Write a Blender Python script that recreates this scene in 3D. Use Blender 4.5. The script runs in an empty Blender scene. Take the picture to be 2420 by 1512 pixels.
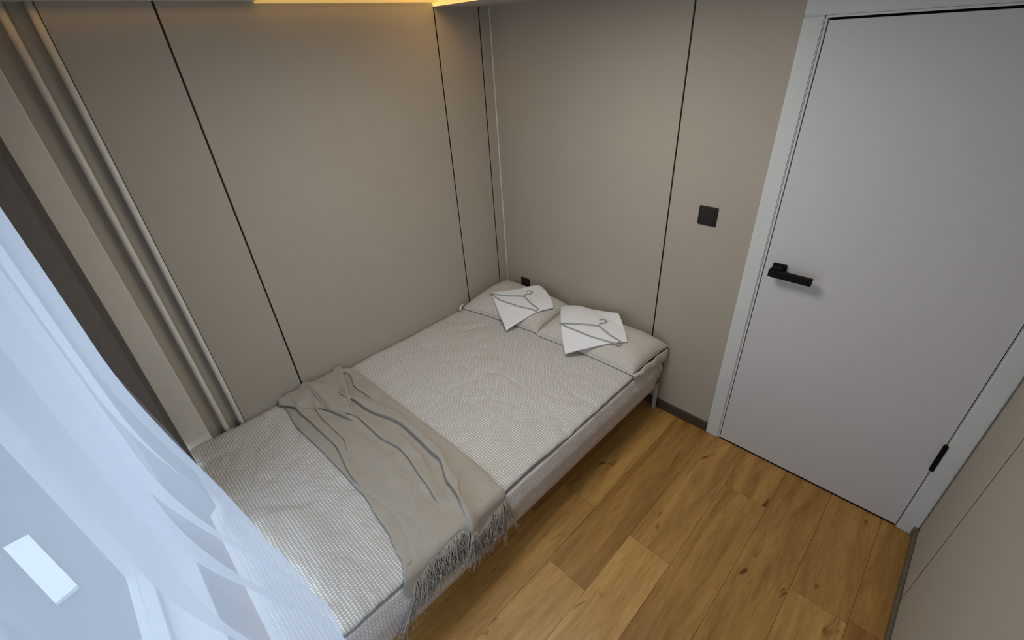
import bpy, bmesh, math, random
from math import sin, cos, pi, radians, exp
from mathutils import Vector, Matrix, noise

random.seed(7)
S = bpy.context.scene
C = S.collection

# ---------------------------------------------------------------- camera
cam_d = bpy.data.cameras.new('camera'); cam = bpy.data.objects.new('camera', cam_d); C.objects.link(cam)
CP = Vector((2.21353, -2.07731, 2.01033))
yaw, pit, rol = radians(46.61873), radians(-31.91249), radians(-3.82613)
fw = Vector((-sin(yaw) * cos(pit), cos(yaw) * cos(pit), sin(pit)))
rt = fw.cross(Vector((0, 0, 1))).normalized(); up = rt.cross(fw)
r2 = rt * cos(rol) + up * sin(rol); u2 = -rt * sin(rol) + up * cos(rol)
m = Matrix((r2, u2, -fw)).transposed().to_4x4(); m.translation = CP
cam.matrix_world = m
cam_d.sensor_fit = 'HORIZONTAL'; cam_d.sensor_width = 36.0
cam_d.lens = 36.0 * 1068.57 / 2420.0
cam_d.clip_start = 0.01; cam_d.clip_end = 60
S.camera = cam

# ---------------------------------------------------------------- world (overcast daylight outside the window)
W = bpy.data.worlds.new('daylight'); S.world = W; W.use_nodes = True
wn = W.node_tree.nodes; wl = W.node_tree.links
wn['Background'].inputs[0].default_value = (0.75, 0.85, 1.0, 1)
wn['Background'].inputs[1].default_value = 3.0

# ---------------------------------------------------------------- exposure
S.view_settings.view_transform = 'Standard'; S.view_settings.look = 'None'
S.view_settings.exposure = -0.10; S.view_settings.gamma = 1.0; S.view_settings.use_curve_mapping = False

# ---------------------------------------------------------------- large area light: ceiling lamp light
def area(name, loc, rot, sx, sy, power, col, portal=False, spread=pi):
    l = bpy.data.lights.new(name, 'AREA'); l.shape = 'RECTANGLE'; l.size = sx; l.size_y = sy
    l.energy = power; l.color = col; l.spread = spread
    if portal: l.cycles.is_portal = True
    o = bpy.data.objects.new(name, l); C.objects.link(o); o.location = loc; o.rotation_euler = rot
    return o
area('window_portal', (1.21, -2.57, 1.06), (radians(90), 0, 0), 2.10, 1.94, 1, (1, 1, 1), portal=True)
area('ceiling_lamp_light', (1.20, -1.05, 2.145), (0, 0, 0), 0.5, 0.5, 13.0, (1.0, 0.97, 0.93))
area('strip_light', (.42, -.400, 2.176), (0, radians(82), 0), 0.016, 0.016, .55, (1.0, .60, .22))
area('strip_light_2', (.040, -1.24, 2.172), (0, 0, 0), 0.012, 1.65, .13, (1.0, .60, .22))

RX, RW, RH = 0.0, 2.5756, 2.1636      # room: x 0..RW, y -2.36..0, z 0..RH
YW = -2.36
CEIL = 2.188

# ---------------------------------------------------------------- materials
def nmat(name, col, rough=.6, col2=None, nscale=8, bump=0.0, bscale=300, spec=.3, stretch=None, metal=0, sheen=0):
    mt = bpy.data.materials.new(name); mt.use_nodes = True
    n, l = mt.node_tree.nodes, mt.node_tree.links
    b = n['Principled BSDF']
    b.inputs['Roughness'].default_value = rough; b.inputs['Specular IOR Level'].default_value = spec
    b.inputs['Metallic'].default_value = metal; b.inputs['Sheen Weight'].default_value = sheen
    tc = n.new('ShaderNodeTexCoord'); mp = n.new('ShaderNodeMapping')
    l.new(tc.outputs['Object'], mp.inputs[0])
    if stretch: mp.inputs['Scale'].default_value = stretch
    nz = n.new('ShaderNodeTexNoise'); nz.inputs['Scale'].default_value = nscale; nz.inputs['Detail'].default_value = 4
    l.new(mp.outputs[0], nz.inputs[0])
    rp = n.new('ShaderNodeValToRGB'); l.new(nz.outputs[0], rp.inputs[0])
    rp.color_ramp.elements[0].position = .3; rp.color_ramp.elements[1].position = .7
    rp.color_ramp.elements[0].color = (*col, 1); rp.color_ramp.elements[1].color = (*(col2 or [c * .94 for c in col]), 1)
    l.new(rp.outputs[0], b.inputs['Base Color'])
    if bump:
        nb = n.new('ShaderNodeTexNoise'); nb.inputs['Scale'].default_value = bscale; nb.inputs['Detail'].default_value = 3
        l.new(mp.outputs[0], nb.inputs[0])
        bp = n.new('ShaderNodeBump'); bp.inputs['Strength'].default_value = bump; bp.inputs['Distance'].default_value = .002
        l.new(nb.outputs[0], bp.inputs['Height']); l.new(bp.outputs[0], b.inputs['Normal'])
    return mt

M = {}
M['wall'] = nmat('wall_laminate', (.455, .405, .330), .75, (.44, .39, .317), 3, .25, 500)
M['groove'] = nmat('dark_groove', (.012, .008, .006), .6)
M['groove_brown'] = nmat('brown_groove', (.02, .012, .008), .6)
M['trimlight'] = nmat('beige_trim', (.78, .72, .64), .5)
M['white'] = nmat('white_door_paint', (.65, .635, .635), .45, (.635, .62, .62), 5, .12, 60, stretch=(1, 1, .12))
M['casing'] = nmat('white_casing', (.70, .71, .69), .45)
M['rebate'] = nmat('grey_seal', (.36, .36, .37), .6)
M['pipe'] = nmat('cream_pipe', (.84, .79, .70), .35, bump=.15, bscale=40)
M['base'] = nmat('dark_brown_baseboard', (.075, .05, .038), .55)
M['cap'] = nmat('olive_cap', (.16, .14, .10), .5)
M['ceil'] = nmat('ceiling_paint', (.72, .68, .60), .8)
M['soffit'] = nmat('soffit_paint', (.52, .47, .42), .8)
M['black'] = nmat('black_metal', (.004, .004, .005), .55, (.006, .006, .007), spec=.15)
M['switch'] = nmat('dark_brown_plastic', (.022, .016, .016), .45)
M['pvc'] = nmat('white_window_frame', (.80, .80, .82), .4)
M['slab'] = nmat('grey_balcony_slab', (.13, .13, .14), .8, (.11, .11, .125), 4)
M['light_patch'] = nmat('painted_light_patch', (.96, .97, .98), .6)
M['towel'] = nmat('white_terry', (.93, .93, .93), .9, (.95, .95, .95), 30, .3, 400, sheen=.3)
M['hanger'] = nmat('grey_green_hanger', (.42, .44, .40), .5)
M['bedwood'] = nmat('cream_bed_frame', (.52, .45, .38), .5)
M['throw'] = nmat('beige_linen_throw', (.47, .42, .355), .95, (.43, .385, .32), 12, .6, 350, sheen=.2)
M['yarn'] = nmat('pale_yarn', (.54, .49, .43), .9, (.34, .30, .26), 60)
M['blackout'] = nmat('grey_blackout_fabric', (.13, .115, .105), .95, (.11, .098, .09), 60, .6, 500)

def emit(name, col, st):
    mt = bpy.data.materials.new(name); mt.use_nodes = True; n = mt.node_tree.nodes
    b = n['Principled BSDF']; b.inputs['Base Color'].default_value = (*col, 1)
    b.inputs['Emission Color'].default_value = (*col, 1); b.inputs['Emission Strength'].default_value = st
    return mt
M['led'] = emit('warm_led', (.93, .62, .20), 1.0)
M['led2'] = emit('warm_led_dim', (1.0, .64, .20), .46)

def check_mat(name, ca, cb, cell, axes, mort=.30, tint=None):
    """woven waffle check: light cells between slightly darker threads"""
    mt = bpy.data.materials.new(name); mt.use_nodes = True
    n, l = mt.node_tree.nodes, mt.node_tree.links; b = n['Principled BSDF']
    b.inputs['Roughness'].default_value = .95; b.inputs['Specular IOR Level'].default_value = .1
    tc = n.new('ShaderNodeTexCoord'); uvm = tc.outputs['UV']
    sp = n.new('ShaderNodeSeparateXYZ'); l.new(uvm, sp.inputs[0])
    nz = n.new('ShaderNodeTexNoise'); nz.inputs['Scale'].default_value = 6; l.new(uvm, nz.inputs[0])
    def tri(sock):
        a = n.new('ShaderNodeMath'); a.operation = 'MULTIPLY'; l.new(sock, a.inputs[0]); a.inputs[1].default_value = 1 / cell
        a2 = n.new('ShaderNodeMath'); a2.operation = 'MULTIPLY_ADD'; l.new(nz.outputs[0], a2.inputs[0]); a2.inputs[1].default_value = 1.2; l.new(a.outputs[0], a2.inputs[2])
        f = n.new('ShaderNodeMath'); f.operation = 'PINGPONG'; l.new(a2.outputs[0], f.inputs[0]); f.inputs[1].default_value = .5
        g = n.new('ShaderNodeMapRange'); g.interpolation_type = 'SMOOTHSTEP'; l.new(f.outputs[0], g.inputs[0])
        g.inputs[1].default_value = mort * .35; g.inputs[2].default_value = mort; return g.outputs[0]
    mu = n.new('ShaderNodeMath'); mu.operation = 'MULTIPLY'; l.new(tri(sp.outputs[0]), mu.inputs[0]); l.new(tri(sp.outputs[1]), mu.inputs[1])
    mx = n.new('ShaderNodeMix'); mx.data_type = 'RGBA'; l.new(mu.outputs[0], mx.inputs[0])
    mx.inputs[6].default_value = (*cb, 1); mx.inputs[7].default_value = (*ca, 1)
    out = mx.outputs[2]
    if tint:
        n2 = n.new('ShaderNodeTexNoise'); n2.inputs['Scale'].default_value = 5; l.new(uvm, n2.inputs[0])
        rp = n.new('ShaderNodeValToRGB'); rp.color_ramp.elements[0].position = .52; rp.color_ramp.elements[1].position = .68
        rp.color_ramp.elements[0].color = (1, 1, 1, 1); rp.color_ramp.elements[1].color = (*tint, 1); l.new(n2.outputs[0], rp.inputs[0])
        m2 = n.new('ShaderNodeMix'); m2.data_type = 'RGBA'; m2.blend_type = 'MULTIPLY'; m2.inputs[0].default_value = 1
        l.new(out, m2.inputs[6]); l.new(rp.outputs[0], m2.inputs[7]); out = m2.outputs[2]
    l.new(out, b.inputs['Base Color'])
    bp = n.new('ShaderNodeBump'); bp.inputs['Strength'].default_value = .5; bp.inputs['Distance'].default_value = .0015
    l.new(mu.outputs[0], bp.inputs['Height'])
    nf = n.new('ShaderNodeTexNoise'); nf.inputs['Scale'].default_value = 28; nf.inputs['Detail'].default_value = 6; l.new(uvm, nf.inputs[0])
    b2 = n.new('ShaderNodeBump'); b2.inputs['Strength'].default_value = .45; b2.inputs['Distance'].default_value = .006
    l.new(nf.outputs[0], b2.inputs['Height']); l.new(bp.outputs[0], b2.inputs['Normal']); l.new(b2.outputs[0], b.inputs['Normal'])
    return mt
M['duvet'] = check_mat('checked_duvet_cotton', (.83, .81, .79), (.52, .485, .44), .0118, 'xy')
M['pillow'] = check_mat('checked_pillow_cotton', (.72, .68, .62), (.60, .55, .49), .010, 'xy', tint=(1.0, .92, .92))
M['sheet'] = check_mat('checked_sheet_cotton', (.78, .74, .72), (.60, .56, .54), .0135, 'yz')

# oak planks
def oak():
    mt = bpy.data.materials.new('oak_planks'); mt.use_nodes = True
    n, l = mt.node_tree.nodes, mt.node_tree.links; b = n['Principled BSDF']
    b.inputs['Roughness'].default_value = .42; b.inputs['Specular IOR Level'].default_value = .35
    at = n.new('ShaderNodeAttribute'); at.attribute_name = 'plank'
    tc = n.new('ShaderNodeTexCoord')
    add = n.new('ShaderNodeVectorMath'); add.operation = 'MULTIPLY_ADD'
    l.new(at.outputs['Vector'], add.inputs[0]); add.inputs[1].default_value = (13, 17, 5); l.new(tc.outputs['Object'], add.inputs[2])
    mp = n.new('ShaderNodeMapping'); mp.inputs['Scale'].default_value = (1, .10, 1); l.new(add.outputs[0], mp.inputs[0])
    def nz(scale, detail, dist=0, src=mp.outputs[0]):
        x = n.new('ShaderNodeTexNoise'); x.inputs['Scale'].default_value = scale; x.inputs['Detail'].default_value = detail
        x.inputs['Distortion'].default_value = dist; l.new(src, x.inputs[0]); return x.outputs[0]
    def ramp(src, p0, c0, p1, c1):
        r = n.new('ShaderNodeValToRGB'); l.new(src, r.inputs[0]); e = r.color_ramp.elements
        e[0].position = p0; e[1].position = p1; e[0].color = (*c0, 1); e[1].color = (*c1, 1); return r.outputs[0]
    base = ramp(at.outputs['Fac'], 0, (.33, .165, .036), 1, (.74, .44, .145))
    def mul(a, c, f=1):
        x = n.new('ShaderNodeMix'); x.data_type = 'RGBA'; x.blend_type = 'MULTIPLY'; x.inputs[0].default_value = f
        l.new(a, x.inputs[6]); l.new(c, x.inputs[7]); return x.outputs[2]
    c = mul(base, ramp(nz(13, 6, .9), .35, (.72, .66, .58), .68, (1.10, 1.10, 1.10)))
    c = mul(c, ramp(nz(110, 4, .4), .3, (.84, .82, .78), .65, (1.05, 1.05, 1.05)))
    mp2 = n.new('ShaderNodeMapping'); mp2.inputs['Scale'].default_value = (1, .38, 1); l.new(add.outputs[0], mp2.inputs[0])
    c = mul(c, ramp(nz(11, 3, .8, mp2.outputs[0]), .25, (.25, .16, .10), .325, (1, 1, 1)))
    l.new(c, b.inputs['Base Color'])
    bp = n.new('ShaderNodeBump'); bp.inputs['Strength'].default_value = .12; bp.inputs['Distance'].default_value = .001
    l.new(nz(160, 3), bp.inputs['Height']); l.new(bp.outputs[0], b.inputs['Normal'])
    return mt
M['oak'] = oak()

def sheer():
    mt = bpy.data.materials.new('white_sheer_voile'); mt.use_nodes = True
    n, l = mt.node_tree.nodes, mt.node_tree.links
    for x in list(n):
        if x.type != 'OUTPUT_MATERIAL': n.remove(x)
    out = n['Material Output']
    di = n.new('ShaderNodeBsdfDiffuse'); di.inputs[0].default_value = (.66, .69, .78, 1)
    tl = n.new('ShaderNodeBsdfTranslucent'); tl.inputs[0].default_value = (.64, .685, .785, 1)
    tr = n.new('ShaderNodeBsdfTransparent')
    m1 = n.new('ShaderNodeMixShader'); m1.inputs[0].default_value = .62; l.new(di.outputs[0], m1.inputs[1]); l.new(tl.outputs[0], m1.inputs[2])
    m2 = n.new('ShaderNodeMixShader'); m2.inputs[0].default_value = .29; l.new(m1.outputs[0], m2.inputs[1]); l.new(tr.outputs[0], m2.inputs[2])
    l.new(m2.outputs[0], out.inputs[0]); return mt
M['sheer'] = sheer()
def glass():
    mt = bpy.data.materials.new('window_glass'); mt.use_nodes = True
    n, l = mt.node_tree.nodes, mt.node_tree.links
    for x in list(n):
        if x.type != 'OUTPUT_MATERIAL': n.remove(x)
    g = n.new('ShaderNodeBsdfGlossy'); g.inputs['Roughness'].default_value = .02
    t = n.new('ShaderNodeBsdfTransparent'); t.inputs[0].default_value = (.93, .97, .97, 1)
    mx = n.new('ShaderNodeMixShader'); mx.inputs[0].default_value = .05; l.new(t.outputs[0], mx.inputs[1]); l.new(g.outputs[0], mx.inputs[2])
    l.new(mx.outputs[0], n['Material Output'].inputs[0]); return mt
M['glass'] = glass()

# ---------------------------------------------------------------- mesh helpers
def mesh_obj(name, verts, faces, mat, parent=None, smooth=False, uvs=None):
    off = parent_world(parent)
    me = bpy.data.meshes.new(name); me.from_pydata([tuple(Vector(v) - off) for v in verts], [], faces); me.update()
    o = bpy.data.objects.new(name, me); C.objects.link(o); me.materials.append(mat)
    if parent: o.parent = parent
    if smooth: me.polygons.foreach_set('use_smooth', [True] * len(me.polygons))
    if uvs:
        ul = me.uv_layers.new(name='uv')
        for lp in me.loops: ul.data[lp.index].uv = uvs[lp.vertex_index]
    return o
def parent_world(p):
    v = Vector((0, 0, 0))
    while p is not None: v += p.location; p = p.parent
    return v
def boxes(name, bs, mat, parent=None, bevel=0.0, seg=2):
    bm = bmesh.new()
    for (x0, x1, y0, y1, z0, z1) in bs:
        r = bmesh.ops.create_cube(bm, size=1)
        bmesh.ops.scale(bm, vec=(x1 - x0, y1 - y0, z1 - z0), verts=r['verts'])
        bmesh.ops.translate(bm, vec=((x0 + x1) / 2, (y0 + y1) / 2, (z0 + z1) / 2), verts=r['verts'])
    if bevel: bmesh.ops.bevel(bm, geom=bm.edges[:], offset=bevel, segments=seg, affect='EDGES', profile=.5)
    return from_bm(name, bm, mat, parent, smooth=False)
def from_bm(name, bm, mat, parent=None, smooth=False):
    off = parent_world(parent)
    bmesh.ops.translate(bm, vec=-off, verts=bm.verts[:])
    me = bpy.data.meshes.new(name); bm.to_mesh(me); bm.free(); me.materials.append(mat)
    o = bpy.data.objects.new(name, me); C.objects.link(o)
    if parent: o.parent = parent
    if smooth: me.polygons.foreach_set('use_smooth', [True] * len(me.polygons))
    return o
def tube_bm(bm, pts, r, seg=8, closed=False):
    pts = [Vector(p) for p in pts]; rings = []
    N = len(pts); ref = Vector((0, 0, 1))
    for i, p in enumerate(pts):
        a = pts[(i - 1) % N] if (closed or i > 0) else p; b = pts[(i + 1) % N] if (closed or i < N - 1) else p
        d = (b - a).normalized(); rf = ref if abs(d.z) < .95 else Vector((0, 1, 0))
        s = d.cross(rf).normalized(); t = s.cross(d)
        rr = r[i] if isinstance(r, (list, tuple)) else r
        rings.append([bm.verts.new(p + (s * cos(2 * pi * k / seg) + t * sin(2 * pi * k / seg)) * rr) for k in range(seg)])
    for i in range(N if closed else N - 1):
        A, B = rings[i], rings[(i + 1) % N]
        for k in range(seg): bm.faces.new((A[k], A[(k + 1) % seg], B[(k + 1) % seg], B[k]))
    if not closed: bm.faces.new(rings[0][::-1]); bm.faces.new(rings[-1])
def empty(name, loc, **kw):
    o = bpy.data.objects.new(name, None); o.empty_display_size = .1; C.objects.link(o); o.location = loc
    for k, v in kw.items(): o[k] = v
    return o
def thing(o, label, cat, group=None):
    o['label'] = label; o['category'] = cat
    if group: o['group'] = group
    return o
def st(o): o['kind'] = 'structure'; return o
def sstep(a, b, x):
    t = min(1, max(0, (x - a) / (b - a))); return t * t * (3 - 2 * t)
def nz(x, y, z=0.0): return noise.noise(Vector((x, y, z)))

# ================================================================ ROOM
# floor: one mesh, planks run from the window towards the door wall
def build_floor():
    verts, faces, tone = [], [], []
    pw = .2045; x = 1.432 - 8 * pw; g = .0006
    fixed = {0: [-1.21], 1: [-.866], -1: [-.852], 2: [-.30], 3: [-1.45], 4: [-.62]}
    tones = {(0, 0): .95, (0, 1): .38, (1, 0): .62, (1, 1): .42, (2, 1): .12, (2, 0): .5, (-1, 1): .2, (-1, 0): .45, (3, 1): .35, (3, 0): .5, (4, 1): .15, (5, 1): .55, (5, 0): .45}
    row = -8
    while x < RW + .02:
        x0, x1 = max(x, -.02), min(x + pw, RW + .02)
        if x1 > x0:
            js = fixed.get(row) or [-.2 - random.random() * 1.0]
            ys = [.14] + js + [js[-1] - 1.22, ]
            ys = [v for v in ys if v > YW - .2] + [YW - .2]
            for i in range(len(ys) - 1):
                a, b_ = ys[i], ys[i + 1]
                k = len(verts)
                verts += [(x0 + g, b_ + g, 0), (x1 - g, b_ + g, 0), (x1 - g, a - g, 0), (x0 + g, a - g, 0),
                          (x0 + g, b_ + g, -.01), (x1 - g, b_ + g, -.01), (x1 - g, a - g, -.01), (x0 + g, a - g, -.01)]
                faces += [(k, k + 1, k + 2, k + 3), (k, k + 4, k + 5, k + 1), (k + 1, k + 5, k + 6, k + 2), (k + 2, k + 6, k + 7, k + 3), (k + 3, k + 7, k + 4, k)]
                t = tones.get((row, 1 - i if i < 2 else 0), random.uniform(.15, .8))
                tone += [(t, random.random(), random.random())] * 8
        x += pw; row += 1
    k = len(verts)
    verts += [(-.02, YW - .2, -.008), (RW + .02, YW - .2, -.008), (RW + .02, .14, -.008), (-.02, .14, -.008)]
    faces.append((k, k + 1, k + 2, k + 3)); tone += [(0, 0, 0)] * 4
    o = st(mesh_obj('floor', verts, faces, M['oak']))
    ca = o.data.color_attributes.new('plank', 'FLOAT_COLOR', 'POINT')
    for i, t in enumerate(tone): ca.data[i].color = (t[0], t[1], t[2], 1)
    return o
build_floor()

# left wall: dark carcass with laminate panels, seams at y = -1.5875, -.3825, -.0807; pipe niche by the window
gw = .0035
wall_left = st(boxes('wall_left', [(-.14, -.040, YW - .2, .14, -.01, 2.30), (-.041, -.010, -1.897, .0, -.01, 2.30)], M['groove']))
for (a, b_) in ((-1.8985, -1.5875 - gw), (-1.5875 + gw, -.3825 - gw), (-.3825 + gw, -.0807 - gw), (-.0807 + gw, -.0005)):
    boxes('wall_panel', [(-.042 if a == -1.8985 else -.012, 0, a, b_, 0.0, 2.30)], M['wall'], wall_left, .0012, 1)
boxes('groove_strip', [(-.012, -.0008, -y - gw, -y + gw, 0, 2.30) for y in (1.5875, .3825, .0807)], M['groove'], wall_left)
boxes('niche_back', [(-.0415, -.034, -2.06, -1.8987, 0, 2.30)], M['wall'], wall_left)
boxes('niche_side_post', [(-.0415, .004, YW, -2.052, 0, 2.30)], M['pipe'], wall_left, .003, 2)
# back wall with door opening
wall_back = st(boxes('wall_back', [(-.14, 1.66, .010, .14, -.01, 2.30), (1.66, 2.53, .010, .14, 2.03, 2.30), (2.53, RW + .14, .010, .14, -.01, 2.30)], M['groove']))
for (a, b_, z0) in ((.0, 1.197 - gw, 0), (1.197 + gw, 1.640, 0), (1.640, RW, 2.03)):
    boxes('wall_panel', [(a, b_, 0, .012, z0, 2.30)], M['wall'], wall_back, .0012, 1)
boxes('groove_strip', [(1.197 - gw, 1.197 + gw, .0008, .012, 0, 2.30)], M['groove'], wall_back)
# right wall, seam at y = -.415
wall_right = st(boxes('wall_right', [(RW + .010, RW + .14, YW - .2, .14, -.01, 2.30)], M['groove_brown']))
for (a, b_) in ((YW, -.4195), (-.4105, -.026), (-.018, -.0005)):
    boxes('wall_panel', [(RW, RW + .012, a, b_, 0, 2.30)], M['wall'], wall_right, .0008, 1)
boxes('groove_strip', [(RW + .0006, RW + .012, -.4195, -.4105, 0, 2.30), (RW + .0006, RW + .012, -.026, -.018, 0, 2.30)], M['groove_brown'], wall_right)
# corner trims
st(boxes('trim_1', [(.0005, .0075, -.0075, -.0005, 0.0, RH)], M['trimlight'], None, .0015, 2))
# window wall with opening
OX0, OX1, OZ0, OZ1 = .16, 2.26, .10, 2.02
YG = -2.50
st(boxes('wall_front', [(-.14, OX0, YW - .2, YW, -.01, 2.30), (OX1, RW + .14, YW - .2, YW, -.01, 2.30),
                        (OX0, OX1, YW - .2, YW, -.01, OZ0), (OX0, OX1, YW - .2, YW, OZ1, 2.30)], M['pvc']))
# ceiling with dropped soffit by the door wall
st(boxes('ceiling', [(-.14, RW + .14, YW - .2, -.384, CEIL, 2.34), (-.14, RW + .14, -.384, .14, 2.20, 2.34)], M['ceil']))
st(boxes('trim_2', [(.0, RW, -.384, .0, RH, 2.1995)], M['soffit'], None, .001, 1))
# baseboards
st(boxes('baseboard_back', [(.01, 1.607, -.014, -.0005, 0, .062)], M['base'], None, .002, 1))
st(boxes('baseboard_right', [(RW - .012, RW - .0005, YW, -.012, 0.004, .050)], M['cap'], None, .002, 1))
bc = st(boxes('trim_3', [(RW - .020, RW - .0005, -.030, -.0005, 0, .058)], M['cap'], None, .004, 2))
st(boxes('baseboard_left', [(.0005, .014, -1.88, -.01, 0, .062)], M['base'], None, .002, 1))

# door
D0, D1, D2, D3, DT = 1.609, 1.688, 2.502, RW - .002, 2.003
door = st(empty('door_1', ((D1 + D2) / 2, 0, 0)))
def casing():
    bm = bmesh.new(); t = .016
    def pr(x0, x1, z0, z1):
        r = bmesh.ops.create_cube(bm, size=1)
        bmesh.ops.scale(bm, vec=(x1 - x0, t, z1 - z0), verts=r['verts']); bmesh.ops.translate(bm, vec=((x0 + x1) / 2, -t / 2, (z0 + z1) / 2), verts=r['verts'])
    pr(D0, D1 - .012, 0, DT + .0115); pr(D2 + .005, D3, 0, DT + .0115); pr(D0, D3, DT + .012, DT + .095)
    bmesh.ops.bevel(bm, geom=bm.edges[:], offset=.0035, segments=3, affect='EDGES')
    return from_bm('door_casing', bm, M['casing'], door)
casing()
boxes('door_stop', [(D1 - .0115, D1 - .0035, -.010, .05, 0, DT + .0035), (D1 - .0115, D2 + .004, -.010, .05, DT + .004, DT + .0115),
                    (D2 + .0028, D2 + .0045, -.006, .05, 0, DT + .0035)], M['casing'], door, .0012, 1)
boxes('door_frame', [(1.6605, D1 - .006, .0, .12, 0, 2.0295), (D2 + .006, 2.5295, .0, .12, 0, 2.0295), (1.6605, 2.5295, .0, .12, 2.010, 2.0295)], M['rebate'], door)
leaf = boxes('door_leaf', [(D1, D2, -.008, .032, .010, DT - .003)], M['white'], door, .0015, 2)
boxes('door_gap_backing', [(D1 + .001, D2 - .001, -.0075, .030, .0005, .009), (D1 - .006, D2 + .006, .040, .05, 0.0, 2.012)], M['groove'], door)
# handle: square rose and flat rectangular lever
hd = boxes('door_handle', [(1.722, 1.776, -.020, -.0075, 1.058, 1.112)], M['black'], door, .002, 2)
hd.name = 'door_handle_rose'
boxes('door_handle_neck', [(1.726, 1.768, -.052, -.019, 1.066, 1.106)], M['black'], door, .003, 2)
boxes('door_handle_lever', [(1.722, 1.890, -.068, -.047, 1.066, 1.098)], M['black'], door, .003, 2)
# hinge
for z0 in (.386, 1.55):
    h = boxes('hinge', [(D2 - .007, D2 + .009, -.020, -.0085, z0, z0 + .146)], M['black'], door, .002, 2)

# window
win = st(empty('window_1', (1.4, YG, OZ0)))
PZ = 1.12
fr = []
fr += [(OX0, OX0 + .06, YG - .06, YG + .02, OZ0, OZ1), (OX1 - .06, OX1, YG - .06, YG + .02, OZ0, OZ1), (OX0, OX1, YG - .06, YG + .02, OZ1 - .06, OZ1),
       (OX0, OX1, YG - .06, YG + .02, OZ0, OZ0 + .05), ]
fr += [(x - .03, x + .03, YG - .06, YG + .02, OZ0, OZ1) for x in (1.62,)]
boxes('window_frame', fr, M['pvc'], win, .003, 2)
boxes('window_pane', [(OX0 + .05, OX1 - .05, YG - .03, YG - .026, OZ0 + .05, OZ1 - .05)], M['glass'], win)
boxes('window_sill', [(OX0 - .03, OX1 + .02, YG + .02, YW + .03, OZ0 - .0, OZ0 + .022)], M['pvc'], win, .003, 2)
# balcony slab outside; pale quads added on it paint a patch of light
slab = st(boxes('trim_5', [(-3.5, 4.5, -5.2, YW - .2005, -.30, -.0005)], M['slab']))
def light_patch(q):
    mesh_obj('painted_light_patch', [(x, y, .02) for x, y in q] + [(x, y, .0) for x, y in q],
             [(0, 1, 2, 3), (0, 4, 5, 1), (1, 5, 6, 2), (2, 6, 7, 3), (3, 7, 4, 0)], M['light_patch'], slab)
light_patch([(-.573, -3.00), (-.019, -2.837), (-.045, -2.757), (-.575, -2.906)])
light_patch([(-.12, -3.22), (.45, -3.06), (.42, -2.90), (-.11, -3.022)])

# ceiling lamp (recessed square panel, out of frame above) and warm linear strips
lamp = bpy.data.objects['ceiling']
boxes('lamp_frame', [(.93, 1.47, -1.32, -.78, CEIL - .018, CEIL - .0005)], M['casing'], lamp, .003, 2)
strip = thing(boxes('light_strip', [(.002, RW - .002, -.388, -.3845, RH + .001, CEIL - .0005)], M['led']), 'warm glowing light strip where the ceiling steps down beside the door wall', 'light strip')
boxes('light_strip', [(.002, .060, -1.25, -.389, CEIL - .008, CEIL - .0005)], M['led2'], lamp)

# ================================================================ PIPES
def pipe(y, label):
    p = thing(empty('heating_pipe', (-.002, y, 0)), label, 'pipe', 'heating pipes in the wall niche')
    bm = bmesh.new(); tube_bm(bm, [(-.008, y, 0), (-.008, y, .7), (-.008, y, 1.5), (-.008, y, CEIL - .0005)], .0118, 20)
    o = from_bm('pipe_tube', bm, M['pipe'], p, True)
    return p
pipe(-1.9115, 'cream vertical heating pipe touching the edge of the grey wall panel')
pipe(-1.982, 'cream vertical heating pipe in the niche, the one nearer the curtains')

# ================================================================ BED
BX = 1.285
DTOP = .447
FOOT = -2.19
bed = thing(empty('bed', (.65, -1.1, 0)), 'low single bed with cream slim legs and checked fitted sheet, along the left wall', 'bed')
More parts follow.
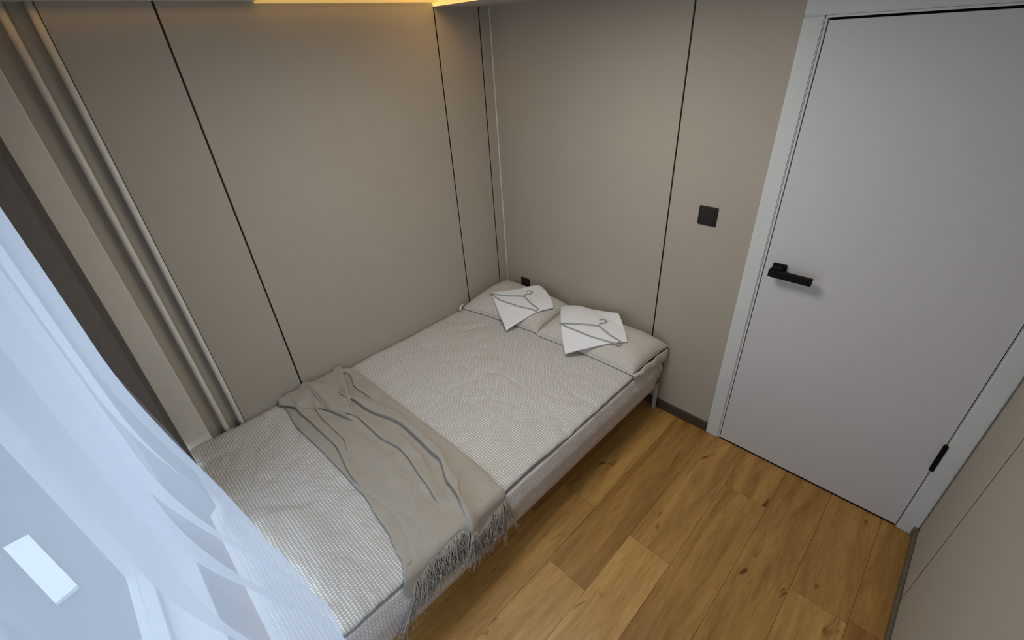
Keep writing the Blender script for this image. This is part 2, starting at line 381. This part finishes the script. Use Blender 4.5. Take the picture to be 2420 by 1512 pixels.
# mattress with rounded corners, sheet falling to z=.215
def mattress():
    def outline(ins, n=10):
        x0, x1, y0, y1 = .012 + ins, 1.298 - ins, FOOT + ins, -.022 - ins; r = .05; pts = []
        for (cx, cy, a0) in ((x1 - r, y1 - r, 0), (x0 + r, y1 - r, 90), (x0 + r, y0 + r, 180), (x1 - r, y0 + r, 270)):
            for k in range(n + 1):
                a = radians(a0 + 90 * k / n); pts.append((cx + r * cos(a), cy + r * sin(a)))
        # subdivide the long sides
        out = []
        for i in range(len(pts)):
            a, b_ = Vector(pts[i]), Vector(pts[(i + 1) % len(pts)]); d = (b_ - a).length; k = max(1, int(d / .03))
            if d > .5: k = 70 if d > 1.5 else 40
            else: k = 1
            out += [tuple(a.lerp(b_, j / k)) for j in range(k)]
        return out
    prof = [(.016, .4075), (.010, .405), (.006, .398), (.003, .385), (-.004, .362), (-.010, .338), (-.012, .322), (-.009, .308), (-.005, .285), (-.003, .250), (-.001, .228), (.0, .215)]
    verts, faces, uvs = [], [], []
    base = outline(0); N = len(base)
    cx, cy = .65, -1.1
    per = 0; pl = []
    for i, p in enumerate(base):
        pl.append(per); per += (Vector(base[(i + 1) % N]) - Vector(p)).length
    for (ins, z) in prof:
        o = outline(ins)
        for i, (x, y) in enumerate(o):
            # the sheet rises at the head corner
            zz = z + (.085 * exp(-((y + .0) / .06) ** 2) * (1 if x > 1.2 else 0) if z < .25 else 0)
            w = .0022 * nz(y * 7, z * 3, 3) + .0022 * sin(y * 46 + z * 9 + 3 * nz(y * 3, 1)) * (1 if z < .38 else .3)
            nrm = Vector((1 if x > 1.26 else 0, 0)) ; 
            verts.append((x + w * nrm.x, y, zz)); uvs.append((pl[i], z))
    R = len(prof)
    for j in range(R - 1):
        for i in range(N - 1):
            a, b_ = j * N + i, j * N + i + 1; faces.append((a, a + N, b_ + N, b_))
        faces.append((j * N + N - 1, j * N + N - 1 + N, (j + 1) * N, j * N))
    faces.append(tuple(range(N))); faces.append(tuple((R - 1) * N + i for i in range(N))[::-1])
    return mesh_obj('mattress', verts, faces, M['sheet'], bed, True, uvs)
mattress()
boxes('bed_frame', [(1.270, 1.297, FOOT + .02, -.045, .200, .2149), (.02, .05, FOOT + .02, -.045, .200, .2149), (.05, 1.270, FOOT + .02, FOOT + .05, .200, .2149), (.05, 1.270, -.075, -.045, .200, .2149)], M['bedwood'], bed, .002, 1)
boxes('slat', [(.05, 1.270, -.3 - k * .2, -.24 - k * .2, .203, .213) for k in range(9)], M['bedwood'], bed)
for (x, y) in ((1.284, -.036), (.035, -.06), (1.284, FOOT + .04), (.035, FOOT + .04), ):
    boxes('leg', [(x - .010, x + .010, y - .010, y + .010, 0, .1999)], M['bedwood'], bed, .003, 2)

# ================================================================ DUVET
def wrinkle(x, y):
    w = .0055 * nz(x * 4, y * 4, 1) + .0036 * nz(x * 11, y * 9, 2) + .0018 * nz(x * 26, y * 22, 5)
    # long soft creases where the cover has been folded and sat on
    for (fx, fy, sd, amp) in ((3.4, 2.2, 11, .0075), (2.0, 4.6, 23, .0060), (6.5, 5.5, 31, .0045), (4.5, 9.0, 51, .0035)):
        c = max(0.0, 1 - abs(nz(x * fx + .3 * y, y * fy, sd)) * 8)
        w -= amp * c * c * (.4 + .6 * sstep(-.2, .4, nz(x * 2, y * 2, sd + 5)))
    for (cx, cy, amp, rr) in ((.80, -1.00, .005, .22), (.35, -1.95, .003, .25)):
        dx, dy = x - cx, y - cy; d = math.hypot(dx, dy); an = math.atan2(dy, dx)
        w += amp * exp(-(d / rr) ** 2) * sstep(0, .06, d) * nz(3 * cos(an) + 5, 3 * sin(an), 40)
    w += .0020 * sin(y * 34 + 3.2 * nz(x * 3, y * 3, 4)) * sstep(-1.6, -1.9, y)
    e = sstep(1.12, 1.26, x)
    w += e * .0040 * sin(y * 105 + 5 * nz(y * 9, 0, 7)) * (.25 + .75 * sstep(-1.7, -1.9, y)) * (.5 + nz(y * 6, 2, 2))
    w *= 1 - .9 * sstep(-.52, -.44, y)
    return w
def duvet():
    nx, ny = 130, 230; x0, x1, y0, y1 = .006, BX, FOOT + .02, -.16
    verts, faces, uvs = [], [], []
    # x profile with a rounded free edge then tucked underneath
    cols = [(x0 + (x1 - .035 - x0) * i / nx, 0, 0) for i in range(nx + 1)]
    arc = [(x1 - .035 + .035 * sin(radians(a)), 1, -.0165 * (1 - cos(radians(a)))) for a in range(12, 181, 12)]
    for j in range(ny + 1):
        y = y0 + (y1 - y0) * j / ny; u = 0
        ex = .006 * nz(y * 3, 8) + .003 * nz(y * 14, 3)
        for (x, f, dz) in cols:
            e = min(y1 - y, y - y0); edge = 1 - exp(-max(0, e) / .012)
            zt = DTOP - .012 * (1 - sstep(0, .05, x)) + wrinkle(x, y) - .018 * (1 - edge)
            verts.append((x, y, zt)); uvs.append((x, y))
        zb = verts[-1][2]
        for (x, f, dz) in arc:
            verts.append((x + ex, y, max(.4095, zb + dz)))
            uvs.append((x + (-dz), y))
        verts.append((x1 - .07, y, .4095)); uvs.append((x1, y))
        verts.append((x0, y, .4095)); uvs.append((x0, y))
    n = len(cols) + len(arc) + 2
    for j in range(ny):
        for i in range(n - 1):
            a = j * n + i; faces.append((a, a + 1, a + 1 + n, a + n))
        faces.append((j * n + n - 1, j * n, j * n + n, j * n + n + n - 1))
    faces.append(tuple(range(n))[::-1]); faces.append(tuple(ny * n + i for i in range(n)))
    o = mesh_obj('duvet', verts, faces, M['duvet'], None, True, uvs)
    return thing(o, 'cream duvet with a fine check, creased, spread over the whole bed', 'duvet')
duvet()

# ================================================================ PILLOWS
QL = [(.03, -.47), (.625, -.375), (.62, -.03), (.015, -.02)]
QR = [(.63, -.39), (1.285, -.35), (1.31, -.02), (.625, -.015)]
def bil(Q, u, v):
    return [Q[0][k] * (1 - u) * (1 - v) + Q[1][k] * u * (1 - v) + Q[2][k] * u * v + Q[3][k] * (1 - u) * v for k in (0, 1)]
def ptop(u, v):
    a, b_ = 2 * u - 1, 2 * v - 1
    return .467 + .012 * b_ + .084 * max(0, (1 - abs(a) ** 6) * (1 - abs(b_) ** 2.8)) ** .5
def inv(Q, x, y):
    u = v = .5
    for _ in range(12):
        p = bil(Q, u, v); ax, ay = p[0] - x, p[1] - y
        du = [(Q[1][k] - Q[0][k]) * (1 - v) + (Q[2][k] - Q[3][k]) * v for k in (0, 1)]
        dv = [(Q[3][k] - Q[0][k]) * (1 - u) + (Q[2][k] - Q[1][k]) * u for k in (0, 1)]
        det = du[0] * dv[1] - dv[0] * du[1]
        u -= (ax * dv[1] - dv[0] * ay) / det; v -= (du[0] * ay - ax * du[1]) / det
    return u, v
def top_at(x, y):
    z = DTOP + .004
    for Q in (QL, QR):
        u, v = inv(Q, x, y)
        if -.0 <= u <= 1.0 and -.0 <= v <= 1.0: z = max(z, ptop(u, v))
    return z
def drape_at(x, y):
    z = 0
    for dx in (-.03, 0, .03):
        for k in range(9):
            d = .015 * k
            z = max(z, top_at(x + dx, y + d) - .42 * d - .25 * abs(dx))
    return z
def pillow(Q, label, seed):
    root = thing(empty('pillow', ((Q[0][0] + Q[1][0]) / 2, (Q[0][1] + Q[2][1]) / 2, .45)), label, 'pillow', 'checked pillows at the head of the bed')
    nu, nv = 60, 44; verts, faces, uvs = [], [], []
    W_ = Q[1][0] - Q[0][0]
    def warp(t): return .5 - .5 * cos(pi * t)
    for side in (0, 1):
        for j in range(nv + 1):
            for i in range(nu + 1):
                u, v = warp(i / nu), warp(j / nv); a, b_ = 2 * u - 1, 2 * v - 1
                # sides pull in between the corners
                uu = .5 + (u - .5) * (1 - .018 * (1 - b_ * b_)); vv = .5 + (v - .5) * (1 - .05 * (1 - a * a))
                x, y = bil(Q, uu, vv)
                z = ptop(u, v)
                inner = max(0, (1 - abs(a) ** 6) * (1 - abs(b_) ** 6))
                wr = inner * (.0055 * nz(u * 5 + seed, v * 4) + .002 * nz(u * 13, v * 11 + seed)) + inner * .003 * sin(14 * a + 6 * nz(u * 4, v * 5, seed)) * (abs(b_) ** 3)
                if side == 0: z += wr
                else:
                    rim = .467 + .012 * b_
                    z = rim + ( .4525 - rim) * (1 - (1 - inner) ** 2)
                verts.append((x, y, z)); uvs.append((u * W_, v * .40 + (0 if side == 0 else .5)))
    n = (nu + 1) * (nv + 1)
    for s_ in (0, 1):
        for j in range(nv):
            for i in range(nu):
                a = s_ * n + j * (nu + 1) + i; f = (a, a + 1, a + nu + 2, a + nu + 1); faces.append(f if s_ == 0 else f[::-1])
    ring = [i for i in range(nu + 1)] + [j * (nu + 1) + nu for j in range(1, nv + 1)] + [nv * (nu + 1) + i for i in range(nu - 1, -1, -1)] + [j * (nu + 1) for j in range(nv - 1, 0, -1)]
    for k in range(len(ring)):
        a, b_ = ring[k], ring[(k + 1) % len(ring)]; faces.append((b_, a, a + n, b_ + n))
    mesh_obj('pillowcase', verts, faces, M['pillow'], root, True, uvs)
    return root
pl = pillow(QL, 'checked pillow in the corner of the two walls, under the smaller white cloth', 1.3)
pr = pillow(QR, 'checked pillow nearer the door, its open case end hanging over the bed side', 4.7)
# open end of the right pillow's case hanging down the side
def flap():
    verts, faces, uvs = [], [], []; n, mm = 40, 16
    for j in range(mm + 1):
        t = j / mm
        for i in range(n + 1):
            s_ = i / n; y = -.020 + (-.345 + .020) * s_
            x = 1.288 + .022 * sin(pi * min(1, .25 + t * .75)) - .016 * s_ * (1 - t) + .004 * sin(s_ * 17 + t * 2)
            drop = (.095 - .080 * s_ ** 2.2) + .008 * sin(s_ * 12)
            z = .462 - .010 * s_ - drop * t
            verts.append((x + .003 * t, y, z)); uvs.append((y, z))
    for j in range(mm):
        for i in range(n):
            a = j * (n + 1) + i; faces.append((a, a + 1, a + n + 2, a + n + 1))
    o = mesh_obj('pillowcase_end', verts, faces, M['pillow'], pr, True, uvs)
    sd = o.modifiers.new('thick', 'SOLIDIFY'); sd.thickness = .003; sd.offset = 1
flap()
bm = bmesh.new(); n = 14
# small turned up corner of the left pillow's case by the wall
rings = []
for (x, y, z, w, hh) in ((.012, -.440, .474, .006, .010), (.020, -.468, .476, .012, .014), (.030, -.490, .472, .017, .016), (.036, -.500, .464, .014, .012), (.040, -.503, .458, .004, .004)):
    w *= .6; hh *= .65; z -= .004; rings.append([bm.verts.new((x + w * cos(2 * pi * k / 10) * .9, y + w * cos(2 * pi * k / 10) * .25, z + hh * sin(2 * pi * k / 10))) for k in range(10)])
for A, B in zip(rings, rings[1:]):
    for k in range(10): bm.faces.new((A[k], A[(k + 1) % 10], B[(k + 1) % 10], B[k]))
bm.faces.new(rings[0][::-1]); bm.faces.new(rings[-1])
from_bm('pillowcase_corner', bm, M['pillow'], pl, True)

# ================================================================ WHITE CLOTHS + HANGERS
def coons(P, u, v, k):
    # P: 8 points around: TL, T, TR, R, BR, B, BL, L
    def q(a, m_, b_, t): return a * (1 - t) * (1 - 2 * t) + 4 * m_ * t * (1 - t) + b_ * t * (2 * t - 1)
    TL, T, TR, R_, BR, B_, BL, L_ = [p[k] for p in P]
    top, bot = q(TL, T, TR, u), q(BL, B_, BR, u); lf, rg = q(TL, L_, BL, v), q(TR, R_, BR, v)
    return (1 - v) * top + v * bot + (1 - u) * lf + u * rg - ((1 - u) * (1 - v) * TL + u * (1 - v) * TR + (1 - u) * v * BL + u * v * BR)
def cloth(P, label, seed):
    nu = nv = 48; verts, faces = [], []
    for j in range(nv + 1):
        for i in range(nu + 1):
            u, v = i / nu, j / nv
            x, y, lift = coons(P, u, v, 0), min(coons(P, u, v, 1), -.014), coons(P, u, v, 2)
            # a folded cloth is stiff: bridge dips by taking a small neighbourhood's height
            z = drape_at(x, y) + .008 + max(0, lift) + .0012 * nz(x * 20, y * 20, seed)
            verts.append((x, y, z))
    for j in range(nv):
        for i in range(nu):
            a = j * (nu + 1) + i; faces.append((a, a + nu + 1, a + nu + 2, a + 1))
    o = mesh_obj('folded_cloth', verts, faces, M['towel'], None, True)
    sd = o.modifiers.new('thick', 'SOLIDIFY'); sd.thickness = .007; sd.offset = 1
    return thing(o, label, 'cloth', 'white cloths laid on the pillows')
c1 = [(.158, -.314, 0), (.280, -.185, 0), (.362, -.040, .03), (.518, -.120, .0), (.600, -.187, 0), (.545, -.318, 0), (.477, -.489, 0), (.335, -.415, 0)]
c2 = [(.612, -.120, 0), (.800, -.068, .0), (.985, -.040, .045), (1.090, -.138, 0), (1.17, -.231, 0), (1.059, -.321, 0), (.915, -.453, 0), (.775, -.320, 0)]
cloth(c1, 'white square cloth laid cornerwise on the pillow in the wall corner', 1)
cloth(c2, 'white square cloth laid cornerwise on the pillow nearer the door', 2)
def hanger(outer, hook, label):
    root = thing(empty('clothes_hanger', (outer[2][0], outer[2][1], .55)), label, 'hanger', 'thin hangers lying on the white cloths')
    def P3(p, i=0): return (p[0], min(p[1], -.02), drape_at(p[0], p[1]) + .0205)
    pts = []
    N = len(outer)
    for i in range(N):   # subdivide, rounding the tips
        a, b_ = Vector(outer[i]), Vector(outer[(i + 1) % N])
        k = max(2, int((b_ - a).length / .02))
        pts += [tuple(a.lerp(b_, j / k)) for j in range(k)]
    bm = bmesh.new(); tube_bm(bm, [P3(p) for p in pts], .0042, 8, closed=True)
    from_bm('hanger_frame', bm, M['hanger'], root, True)
    hp = []
    for i in range(len(hook) - 1):
        a, b_ = Vector(hook[i]), Vector(hook[i + 1]); hp += [tuple(a.lerp(b_, j / 4)) for j in range(4)]
    hp.append(hook[-1])
    bm = bmesh.new(); tube_bm(bm, [P3(p) for p in hp], .0034, 8)
    from_bm('hook', bm, M['hanger'], root, True)
hanger([(0.176, -0.331), (0.26, -0.304), (0.388, -0.23), (0.486, -0.265), (0.551, -0.273), (0.555, -0.294), (0.43, -0.327), (0.273, -0.345)],
       [(0.388, -0.23), (0.38, -0.202), (0.404, -0.183), (0.398, -0.156), (0.367, -0.15), (0.357, -0.172)],
       'thin grey green clothes hanger on the white cloth in the wall corner')
hanger([(0.758, -0.312), (0.81, -0.288), (0.966, -0.212), (1.069, -0.247), (1.151, -0.258), (1.150, -0.280), (0.99, -0.306), (0.815, -0.314)],
       [(0.966, -0.212), (0.959, -0.185), (0.979, -0.169), (0.976, -0.147), (0.947, -0.139), (0.935, -0.163)],
       'thin grey green clothes hanger on the white cloth nearer the door')

# ================================================================ THROW BLANKET
def interp(tab, x):
    for (a, b_) in zip(tab, tab[1:]):
        if x <= b_[0]:
            t = max(0, (x - a[0]) / (b_[0] - a[0])); t = t * t * (3 - 2 * t); return a[1] + (b_[1] - a[1]) * t
    return tab[-1][1]
YL = [(0, -1.715), (.27, -1.738), (.6, -1.722), (.85, -1.716), (1.05, -1.735), (1.2, -1.762), (1.32, -1.812), (1.6, -1.85)]
YR = [(0, -1.36), (.10, -1.315), (.25, -1.310), (.6, -1.304), (1.1, -1.298), (1.3, -1.31), (1.6, -1.33)]
# ridges: (list of (t, s)) in blanket coordinates: t = distance from the wall, s = 0 right .. 1 left; height, width
def ridge(t, s, pts, h, w, side=0):
    c = interp(pts, t)
    if t < pts[0][0] - .05 or t > pts[-1][0] + .05: return 0
    f = sstep(pts[0][0] - .05, pts[0][0] + .04, t) * (1 - sstep(pts[-1][0] - .04, pts[-1][0] + .05, t))
    d = (s - c)
    if side: # asymmetric: steep on one side
        ww = w * (.25 if d * side > 0 else 1.6)
    else: ww = w
    return h * f * exp(-(d / ww) ** 2)
def throw_end(s):      # fabric length from the wall (then down the side)
    return interp([(0, 1.31), (.15, 1.325), (.33, 1.345), (.38, 1.30), (.5, 1.275), (.75, 1.285), (.9, 1.31), (1.0, 1.42)], s)
def throw_pt(t, s):
    yl, yr = interp(YL, t), interp(YR, t); y = yr + (yl - yr) * s
    h = .006 + .0025 * nz(t * 9, s * 5, 6) + .0012 * nz(t * 30, s * 16, 8)
    lat = 0
    def add(pts, hh, w, side):
        nonlocal h, lat
        q = ridge(t, s, pts, hh, w, side); h += q; lat -= side * q
    add([(.18, .36), (.40, .30), (.66, .17), (.95, .20), (1.10, .31), (1.30, .40), (1.45, .42)], .030, .045, 1)
    add([(.30, .27), (.60, .12), (.90, .14), (1.08, .24), (1.20, .33)], .012, .035, -1)
    add([(.22, .36), (.42, .44), (.62, .45), (.78, .40), (1.0, .46), (1.12, .50)], .020, .040, 1)
    add([(.10, .88), (.30, .84), (.50, .84), (.80, .95)], .020, .040, 1)
    add([(.14, .70), (.34, .73), (.52, .74), (.62, .80)], .014, .035, 1)
    add([(.05, .62), (.25, .60), (.43, .52)], .028, .06, 1)
    add([(.0, .14), (.10, .10), (.22, .18), (.36, .16)], .016, .05, 1)
    add([(.70, .30), (.86, .33), (.98, .38)], .010, .03, -1)
    h += ridge(t, s, [(.55, .62), (.9, .66), (1.25, .70)], .007, .07)
    h += ridge(t, s, [(.3, .08), (.7, .06), (1.2, .07)], .006, .05)
    h += .020 * (1 - sstep(0, .24, t)) * (.6 + .4 * sin(s * 11 + 1))   # bunched by the wall
    h += .013 * (1 - sstep(.02, .30, t)) * (nz(t * 22, s * 7, 12) + .6 * sin(s * 23 + t * 18))
    h = .006 + (h - .006) * .78
    ed = min(s, 1 - s); h = .004 + (h - .004) * sstep(-.0, .03, ed) if ed < .03 else h
    y += .55 * lat * (1 - sstep(1.15, 1.27, t)) * min(1, ed / .06)
    e = 1.268
    if t <= e - .02:
        x = .012 + t; return Vector((x, y, DTOP + wrinkle(min(x, 1.25), y) * .7 + .004 + max(.003, h)))
    # bend over the edge with radius then fall
    r = .030; q = t - (e - .02); x0 = .012 + e - .02; zt = DTOP + .006
    if q < r * pi / 2:
        a = q / r; return Vector((x0 + r * sin(a) + h * sin(a), y, zt - r * (1 - cos(a)) + h * cos(a)))
    d = q - r * pi / 2
    return Vector((x0 + r + h + .010 * sstep(0, .08, d), y, zt - r - d))
throw = thing(empty('throw_blanket', (.65, -1.5, .46)), 'beige fringed throw blanket lying across the lower half of the bed', 'blanket')
def build_throw():
    nt, ns = 240, 130; verts, faces = [], []
    for i in range(nt + 1):
        for j in range(ns + 1):
            s_ = j / ns; t = throw_end(s_) * i / nt; verts.append(throw_pt(t, s_))
    for i in range(nt):
        for j in range(ns):
            a = i * (ns + 1) + j; faces.append((a, a + 1, a + ns + 2, a + ns + 1))
    uvs = None
    o = mesh_obj('woven_cloth', verts, faces, M['throw'], throw, True)
    sd = o.modifiers.new('thick', 'SOLIDIFY'); sd.thickness = .003; sd.offset = 0
    # folded-back top flap by the wall
    verts, faces = [], []; n1, n2 = 70, 30
    for i in range(n1 + 1):
        u = i / n1      # along the flap's hem, from the window side to the fold point
        for j in range(n2 + 1):
            v = j / n2  # 0 = at the wall, 1 = free hem
            hx = interp([(0, .05), (.25, .15), (.5, .26), (.75, .36), (1, .44)], u); hy = interp([(0, -1.735), (.25, -1.685), (.5, -1.60), (.75, -1.555), (1, -1.515)], u)
            wx = .014; wy = interp([(0, -1.715), (.5, -1.50), (1, -1.36)], u)
            x = wx + (hx - wx) * v; y = wy + (hy - wy) * v
            t = x - .012; s_ = min(1, max(0, (y - interp(YR, t)) / (interp(YL, t) - interp(YR, t))))
            zb = throw_pt(max(0, t), s_).z
            z = max(zb + .006, DTOP + .022) + .008 * sin(v * pi) + .003 * sin(u * 19 + v * 4) * v - .004 * (v ** 6)
            if y < -1.70: z = max(z, DTOP + .012)
            verts.append((x, y, z))
    for i in range(n1):
        for j in range(n2):
            a = i * (n2 + 1) + j; faces.append((a, a + 1, a + n2 + 2, a + n2 + 1))
    o = mesh_obj('folded_flap', verts, faces, M['throw'], throw, True)
    sd = o.modifiers.new('thick', 'SOLIDIFY'); sd.thickness = .004; sd.offset = 1
    # fringe along the hanging end
    rnd = random.Random(3); bm = bmesh.new()
    for k in range(300):
        s_ = (k + rnd.random()) / 300
        p = throw_pt(throw_end(s_) - .002, s_); L = .110 + .05 * rnd.random() + .05 * (1 - sstep(0, .2, s_))
        pts = [p]; dy = rnd.uniform(-.55, .35); dx = rnd.uniform(-.02, .16); ph = rnd.random() * 6
        over = p.x < 1.29
        for q in range(1, 6):
            f = q / 5
            t2 = throw_end(s_) + L * f; z_side = throw_pt(t2, s_)
            pts.append(Vector((z_side.x + .004 + dx * L * f + .003 * sin(ph + f * 5), z_side.y + dy * L * f + .003 * sin(ph * 2 + f * 6), z_side.z)))
        tube_bm(bm, pts, [.0019, .0019, .0018, .0017, .0016, .0011], 5)
    f = from_bm('fringe', bm, M['yarn'], throw, True); f['kind'] = 'stuff'
build_throw()

# ================================================================ SWITCH + SOCKET
sw = thing(empty('light_switch', (1.395, 0, 1.252)), 'dark brown square light switch on the wall left of the door', 'light switch')
boxes('switch_plate', [(1.351, 1.440, -.007, -.0002, 1.207, 1.297)], M['switch'], sw, .004, 3)
boxes('rocker', [(1.362, 1.429, -.0105, -.0071, 1.218, 1.286)], M['switch'], sw, .002, 2)
so = thing(empty('wall_socket', (.186, 0, .508)), 'dark brown wall socket just above the pillow in the corner', 'socket')
boxes('socket_plate', [(.145, .228, -.007, -.0002, .49, .553)], M['switch'], so, .004, 3)
boxes('socket_insert', [(.156, .217, -.0095, -.0071, .50, .543)], M['switch'], so, .002, 2)

# ================================================================ CURTAINS
st(boxes('trim_4', [(.02, RW - .02, -2.27, -2.14, CEIL - .012, CEIL - .0005)], M['pvc'], None, .002, 1))
def sheet_surface(name, fx, zt, zb, n, mm, mat, thick=None):
    verts, faces = [], []
    for j in range(mm + 1):
        z = zt + (zb(0) - zt) * j / mm if not callable(zb) else None
        for i in range(n + 1):
            s_ = i / n; z = zt + (zb(s_) - zt) * j / mm
            verts.append(fx(s_, z))
    for j in range(mm):
        for i in range(n):
            a = j * (n + 1) + i; faces.append((a, a + 1, a + n + 2, a + n + 1))
    return mesh_obj(name, verts, faces, mat, None, True)
# grey blackout curtain bunched against the left wall
def black(s_, z):
    x = .008 + .60 * s_
    g = 1 + .10 * sstep(1.2, .4, z)
    y = -2.165 - .012 * sstep(1.3, .45, z) + .034 * sin(s_ * 13 - 1.9) * g * sstep(.03, .2, s_) + .006 * sin(s_ * 41 + z) - .03 * s_
    return (x, y, z)
o = sheet_surface('blackout_curtain', black, CEIL - .013, lambda s: .475 if s < .0 else .47, 120, 60, M['blackout'])
sd = o.modifiers.new('thick', 'SOLIDIFY'); sd.thickness = .003; sd.offset = 0
thing(o, 'grey brown blackout curtain hanging between the wall post and the white sheer', 'curtain')
# white sheer curtain
def shx(s_, z):
    x = .46 + 1.71 * s_
    b_ = interp([(.4, .05), (.6, .095), (.9, .145), (1.26, .172), (1.5, .17), (2.0, .12), (2.6, .08)], x)
    lean = sstep(1.35, .45, z)
    y = -2.205 + b_ * lean
    # folds
    ph = s_ * 46 + 1.7 * sin(s_ * 13) + .30 * z
    f = sin(ph) + .28 * sin(2 * ph + .8)
    y += (.018 + .005 * sin(x * 5)) * f * (1 - .45 * lean)
    y += .006 * nz(x * 2.2, z * 1.6, 2) * (1 + lean) + .004 * lean * nz(x * 7, z * 5, 6)
    return (x, y, z)
def sh_bottom(s_):
    x = .46 + 1.71 * s_
    return .470 if x < 1.27 else interp([(1.27, .470), (1.34, .03), (3, .02)], x)
o = sheet_surface('sheer_curtain', shx, CEIL - .013, sh_bottom, 520, 110, M['sheer'])
thing(o, 'long white sheer curtain in front of the window, its lower part resting on the bed', 'curtain')
